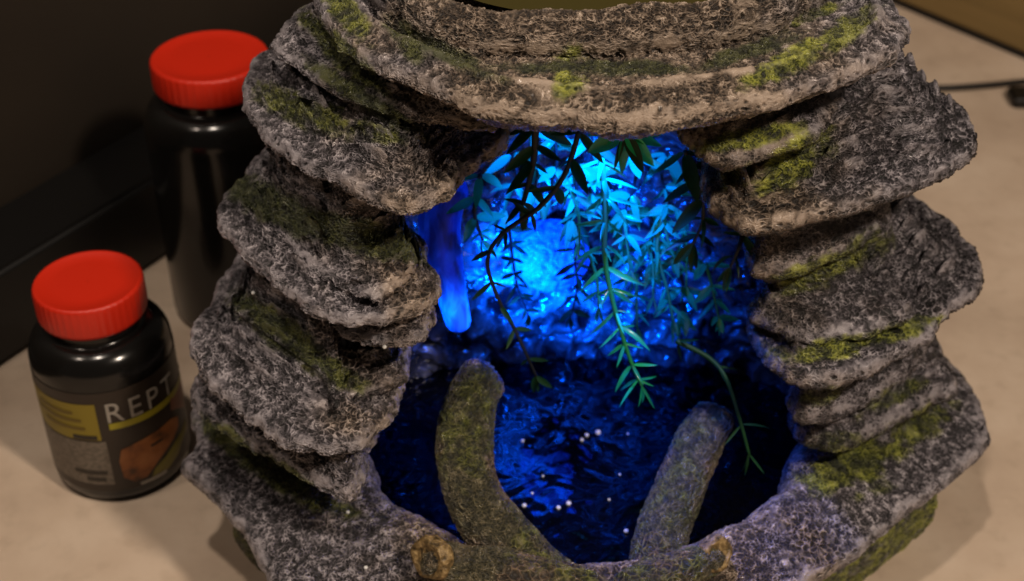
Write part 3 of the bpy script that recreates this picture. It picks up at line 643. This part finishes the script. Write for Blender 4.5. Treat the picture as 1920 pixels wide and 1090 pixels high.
n1 = N(t, 'TexNoise', {'Vector': N(t, 'TexCoord').outputs['Object'], 'Scale': 6., 'Detail': 4.}).outputs['Fac']
t.links.new(ramp(t, n1, [(.3, (.013, .009, .006)), (.7, (.026, .018, .011))]), b.inputs['Base Color']); b.inputs['Roughness'].default_value = .6
nr = np.array([-d[1], d[0]])
wl = box('wall', st+nr*.052, d, None, 1.7, .04, 1.0, mwall); tag(wl, 'dark brown wall behind the black base strip at upper left', 'wall')
pn = box('screen', np.array([-.47, .56]), d, None, .28, .05, .7, plain('matt_black', (.003, .003, .003), .6)); tag(pn, 'tall black upright screen at the far left edge in front of the brown wall', 'screen')
# wooden box at the top right
m, t, b = nt('olive_brown_wood')
n1 = N(t, 'TexNoise', {'Vector': N(t, 'Mapping', {0: N(t, 'TexCoord').outputs['Object'], 3: (4, 30, 60)}).outputs[0], 'Scale': 1., 'Detail': 4.}).outputs['Fac']
t.links.new(ramp(t, n1, [(.3, (.16, .105, .035)), (.7, (.27, .18, .065))]), b.inputs['Base Color'])
e0 = pz(1560, -40, 0)[:2]; e1 = pz(1920, 112, 0)[:2]; dd = (e1-e0)/np.linalg.norm(e1-e0)
wb = thing('wooden_board', (e0[0], e0[1], 0), 'olive brown wooden board standing on the table at the top right', 'board'); wb.rotation_euler = (0, 0, math.atan2(dd[1], dd[0]))
box('board', None, None, None, .7, .025, .075, m, wb, .002, .004)
box('foot_strip', None, None, None, .7, .02, .004, plain('dark_strip', (.01, .008, .006), .6), wb, .0005)
# cord and plug
cpts = [py(1640,110,.90)*0+pz(1650,100,.003), pz(1680,140,.003), pz(1712,162,.003), pz(1770,165,.003), pz(1850,160,.003), pz(1960,150,.003), pz(2050,150,.003)]
cd = tube('power_cord', cpts, [.0021]*7, plain('black_cord', (.008, .007, .006), .45), None, n=60, k=12, base=np.zeros(3), lump=0)
tag(cd, 'thin black power cord lying on the table at the right', 'cord')
p = pz(1898, 206, 0)
pl = thing('plug_adapter', (p[0], p[1], 0), 'small black plug block at the right edge beside the cord', 'plug')
box('body', None, None, None, .035, .020, .008, M_blk, pl, .002); 


# ------------------------------------------------------------ bottles
M_red, t, b = nt('red_plastic')
b.inputs['Base Color'].default_value = (.62, .021, .005, 1); b.inputs['Roughness'].default_value = .42; b.inputs['Subsurface Weight'].default_value = .0
M_bot = plain('black_gloss_plastic', (.006, .0055, .005), .17)
def bottle(x, y, h, rb, rl, hl, label):
    o = thing('supplement_bottle', (x, y, 0), label, 'bottle', 'red lidded bottles')
    zt = h-hl; sh = zt-.006
    pr = [(.0003, .001), (rb*.86, .001), (rb*.95, .0015), (rb, .006), (rb, sh-rb*.42)]
    for k in range(1, 9):
        a = k/8*math.pi/2; pr.append((rb-(rb-rl*.86)*(1-math.cos(a)), sh-rb*.42+rb*.42*math.sin(a)))
    pr += [(rl*.86, sh+.001), (rl*.84, zt+.004)]
    lathe('body', pr, M_bot, o, 96)
    k = 180; th = np.linspace(0, 2*np.pi, k, endpoint=False)
    pr = [(.90, zt), (.97, zt), (.992, zt+.0012), (1.0, zt+.002), (1.0, h-.0018), (.99, h-.0008), (.965, h-.0001), (.93, h), (.90, h-.0006), (.6, h-.0006), (.01, h-.0006)]
    rr = np.array([[q*rl*(1+(.006*math.sin(i*math.pi/2*1.0) if 2 <= j <= 5 else 0)) for j, (q, _) in enumerate(pr)] for i in range(k)])
    P = np.stack([rr*np.cos(th)[:, None], rr*np.sin(th)[:, None], np.ones((k, 1))*np.array([q[1] for q in pr])[None]], -1).reshape(-1, 3)
    new_mesh('lid', P, grid_faces(k, len(pr)), M_red, o)
    return o
sb = bottle(-.1835, .506, .104, .0312, .0236, .0155, 'small black bottle with red lid and yellow label, nearest the left edge')
tb_ = bottle(-.147, .632, .148, .036, .0285, .0150, 'tall black bottle with red lid standing partly behind the fountain')
# label of the small bottle: a wrapped sheet with printed pieces
az0 = math.atan2(-.506, .1835)
def patch(name, mat, parent, a0, a1, z0, z1, dr, rb=.0312, na=24, pts=None):
    if pts is None:
        A = np.radians(np.linspace(a0, a1, na)); Z = np.array([z0, z1])
        P = np.array([[((rb+dr)*math.cos(az0+a), (rb+dr)*math.sin(az0+a), z) for z in Z] for a in A]).reshape(-1, 3)
        return new_mesh(name, P, grid_faces(na, 2, False), mat, parent)
    ca = sum(p[0] for p in pts)/len(pts); cz = sum(p[1] for p in pts)/len(pts); n = len(pts); fr = np.linspace(.02, 1, 9)
    P = np.array([[((rb+dr)*math.cos(az0+R(ca+(a-ca)*q)), (rb+dr)*math.sin(az0+R(ca+(a-ca)*q)), cz+(z-cz)*q) for q in fr] for a, z in pts]).reshape(-1, 3)
    return new_mesh(name, P, grid_faces(n, 9), mat, parent)
M_lab = plain('label_black_print', (.022, .014, .009), .45)
lab = patch('label', M_lab, sb, -150, 150, .0085, .066, .00025, na=120)
patch('yellow_panel', plain('label_yellow_print', (.24, .18, .012), .5), lab, -115, -15, .0395, .0600, .0004)
mg, t, b = nt('label_grey_print')
gg = N(t, 'TexCoord').outputs['Object']
bw = N(t, 'TexNoise', {'Vector': N(t, 'Mapping', {0: gg, 3: (500, 500, 900)}).outputs[0], 'Scale': 1., 'Detail': 2.}).outputs['Fac']
t.links.new(ramp(t, bw, [(.4, (.10, .082, .062)), (.6, (.17, .14, .11))]), b.inputs['Base Color'])
patch('text_panel', mg, lab, -115, -12, .0130, .0385, .0004)
M_ink = plain('label_ink', (.02, .015, .01), .5)
for a0, a1, z in [(-38, -18, .0400), (-44, -16, .0190), (-34, -18, .0150)]: patch('print_line', M_ink, lab, a0, a1, z, z+.0024, .0006, na=10)
M_och = plain('label_ochre', (.13, .085, .006), .5)
for a0, a1, z in [(-70, -34, .054), (-80, -28, .050), (-66, -26, .0455)]: patch('print_line', M_och, lab, a0, a1, z, z+.0016, .0006, na=12)
patch('yellow_stripe', plain('label_yellow_stripe', (.34, .29, .012), .45), lab, -7, 98, .0450, .0485, .0005, na=40)
M_or, t, b = nt('label_orange_print')
on = N(t, 'TexNoise', {'Vector': N(t, 'TexCoord').outputs['Object'], 'Scale': 110., 'Detail': 3.}).outputs['Fac']
t.links.new(ramp(t, on, [(.32, (.075, .028, .010)), (.48, (.27, .085, .016)), (.68, (.36, .13, .035))]), b.inputs['Base Color'])
patch('orange_picture', M_or, lab, 0, 0, 0, 0, .0006, pts=[(-4, .0165), (-5, .026), (-2, .0325), (8, .0340), (20, .0350), (32, .0355), (46, .036), (56, .033), (55, .028), (45, .0245), (34, .0215), (24, .0180), (14, .0130), (4, .0125)])
patch('pink_picture', plain('label_pink_print', (.24, .085, .045), .5), lab, 0, 0, 0, 0, .0005, pts=[(48, .040), (50, .0465), (66, .0475), (84, .046), (86, .034), (74, .030), (60, .036)])
patch('print_line', M_ink, lab, 22, 34, .0288, .0300, .0008, na=10)
patch('yellow_mark', plain('label_olive_print', (.19, .16, .025), .5), lab, 0, 0, 0, 0, .0006, pts=[(18, .0115), (22, .0155), (34, .0185), (52, .0225), (72, .025), (72, .0195), (48, .0140), (34, .0110)])
patch('print_line', plain('label_pale_print', (.30, .27, .23), .5), lab, 8, 32, .0095, .0112, .0005, na=12)
# lettering wrapped on the bottle
tcu = bpy.data.curves.new('lettering', 'FONT'); tcu.body = 'REPT'; tcu.size = 1; tcu.space_character = 1.25
to = bpy.data.objects.new('lettering_source', tcu); sc.collection.objects.link(to)
dg = bpy.context.evaluated_depsgraph_get(); tm = bpy.data.meshes.new_from_object(to.evaluated_get(dg)); bpy.data.objects.remove(to)
rb = .0312+.0007
for v in tm.vertices:
    a = az0+v.co.x*.0140/rb-R(9); z = .0492+v.co.y*.0155; v.co = (rb*math.cos(a), rb*math.sin(a), z)
tm.materials.append(plain('label_white_print', (.33, .30, .26), .5)); lt = bpy.data.objects.new('lettering', tm); sc.collection.objects.link(lt); lt.parent = lab
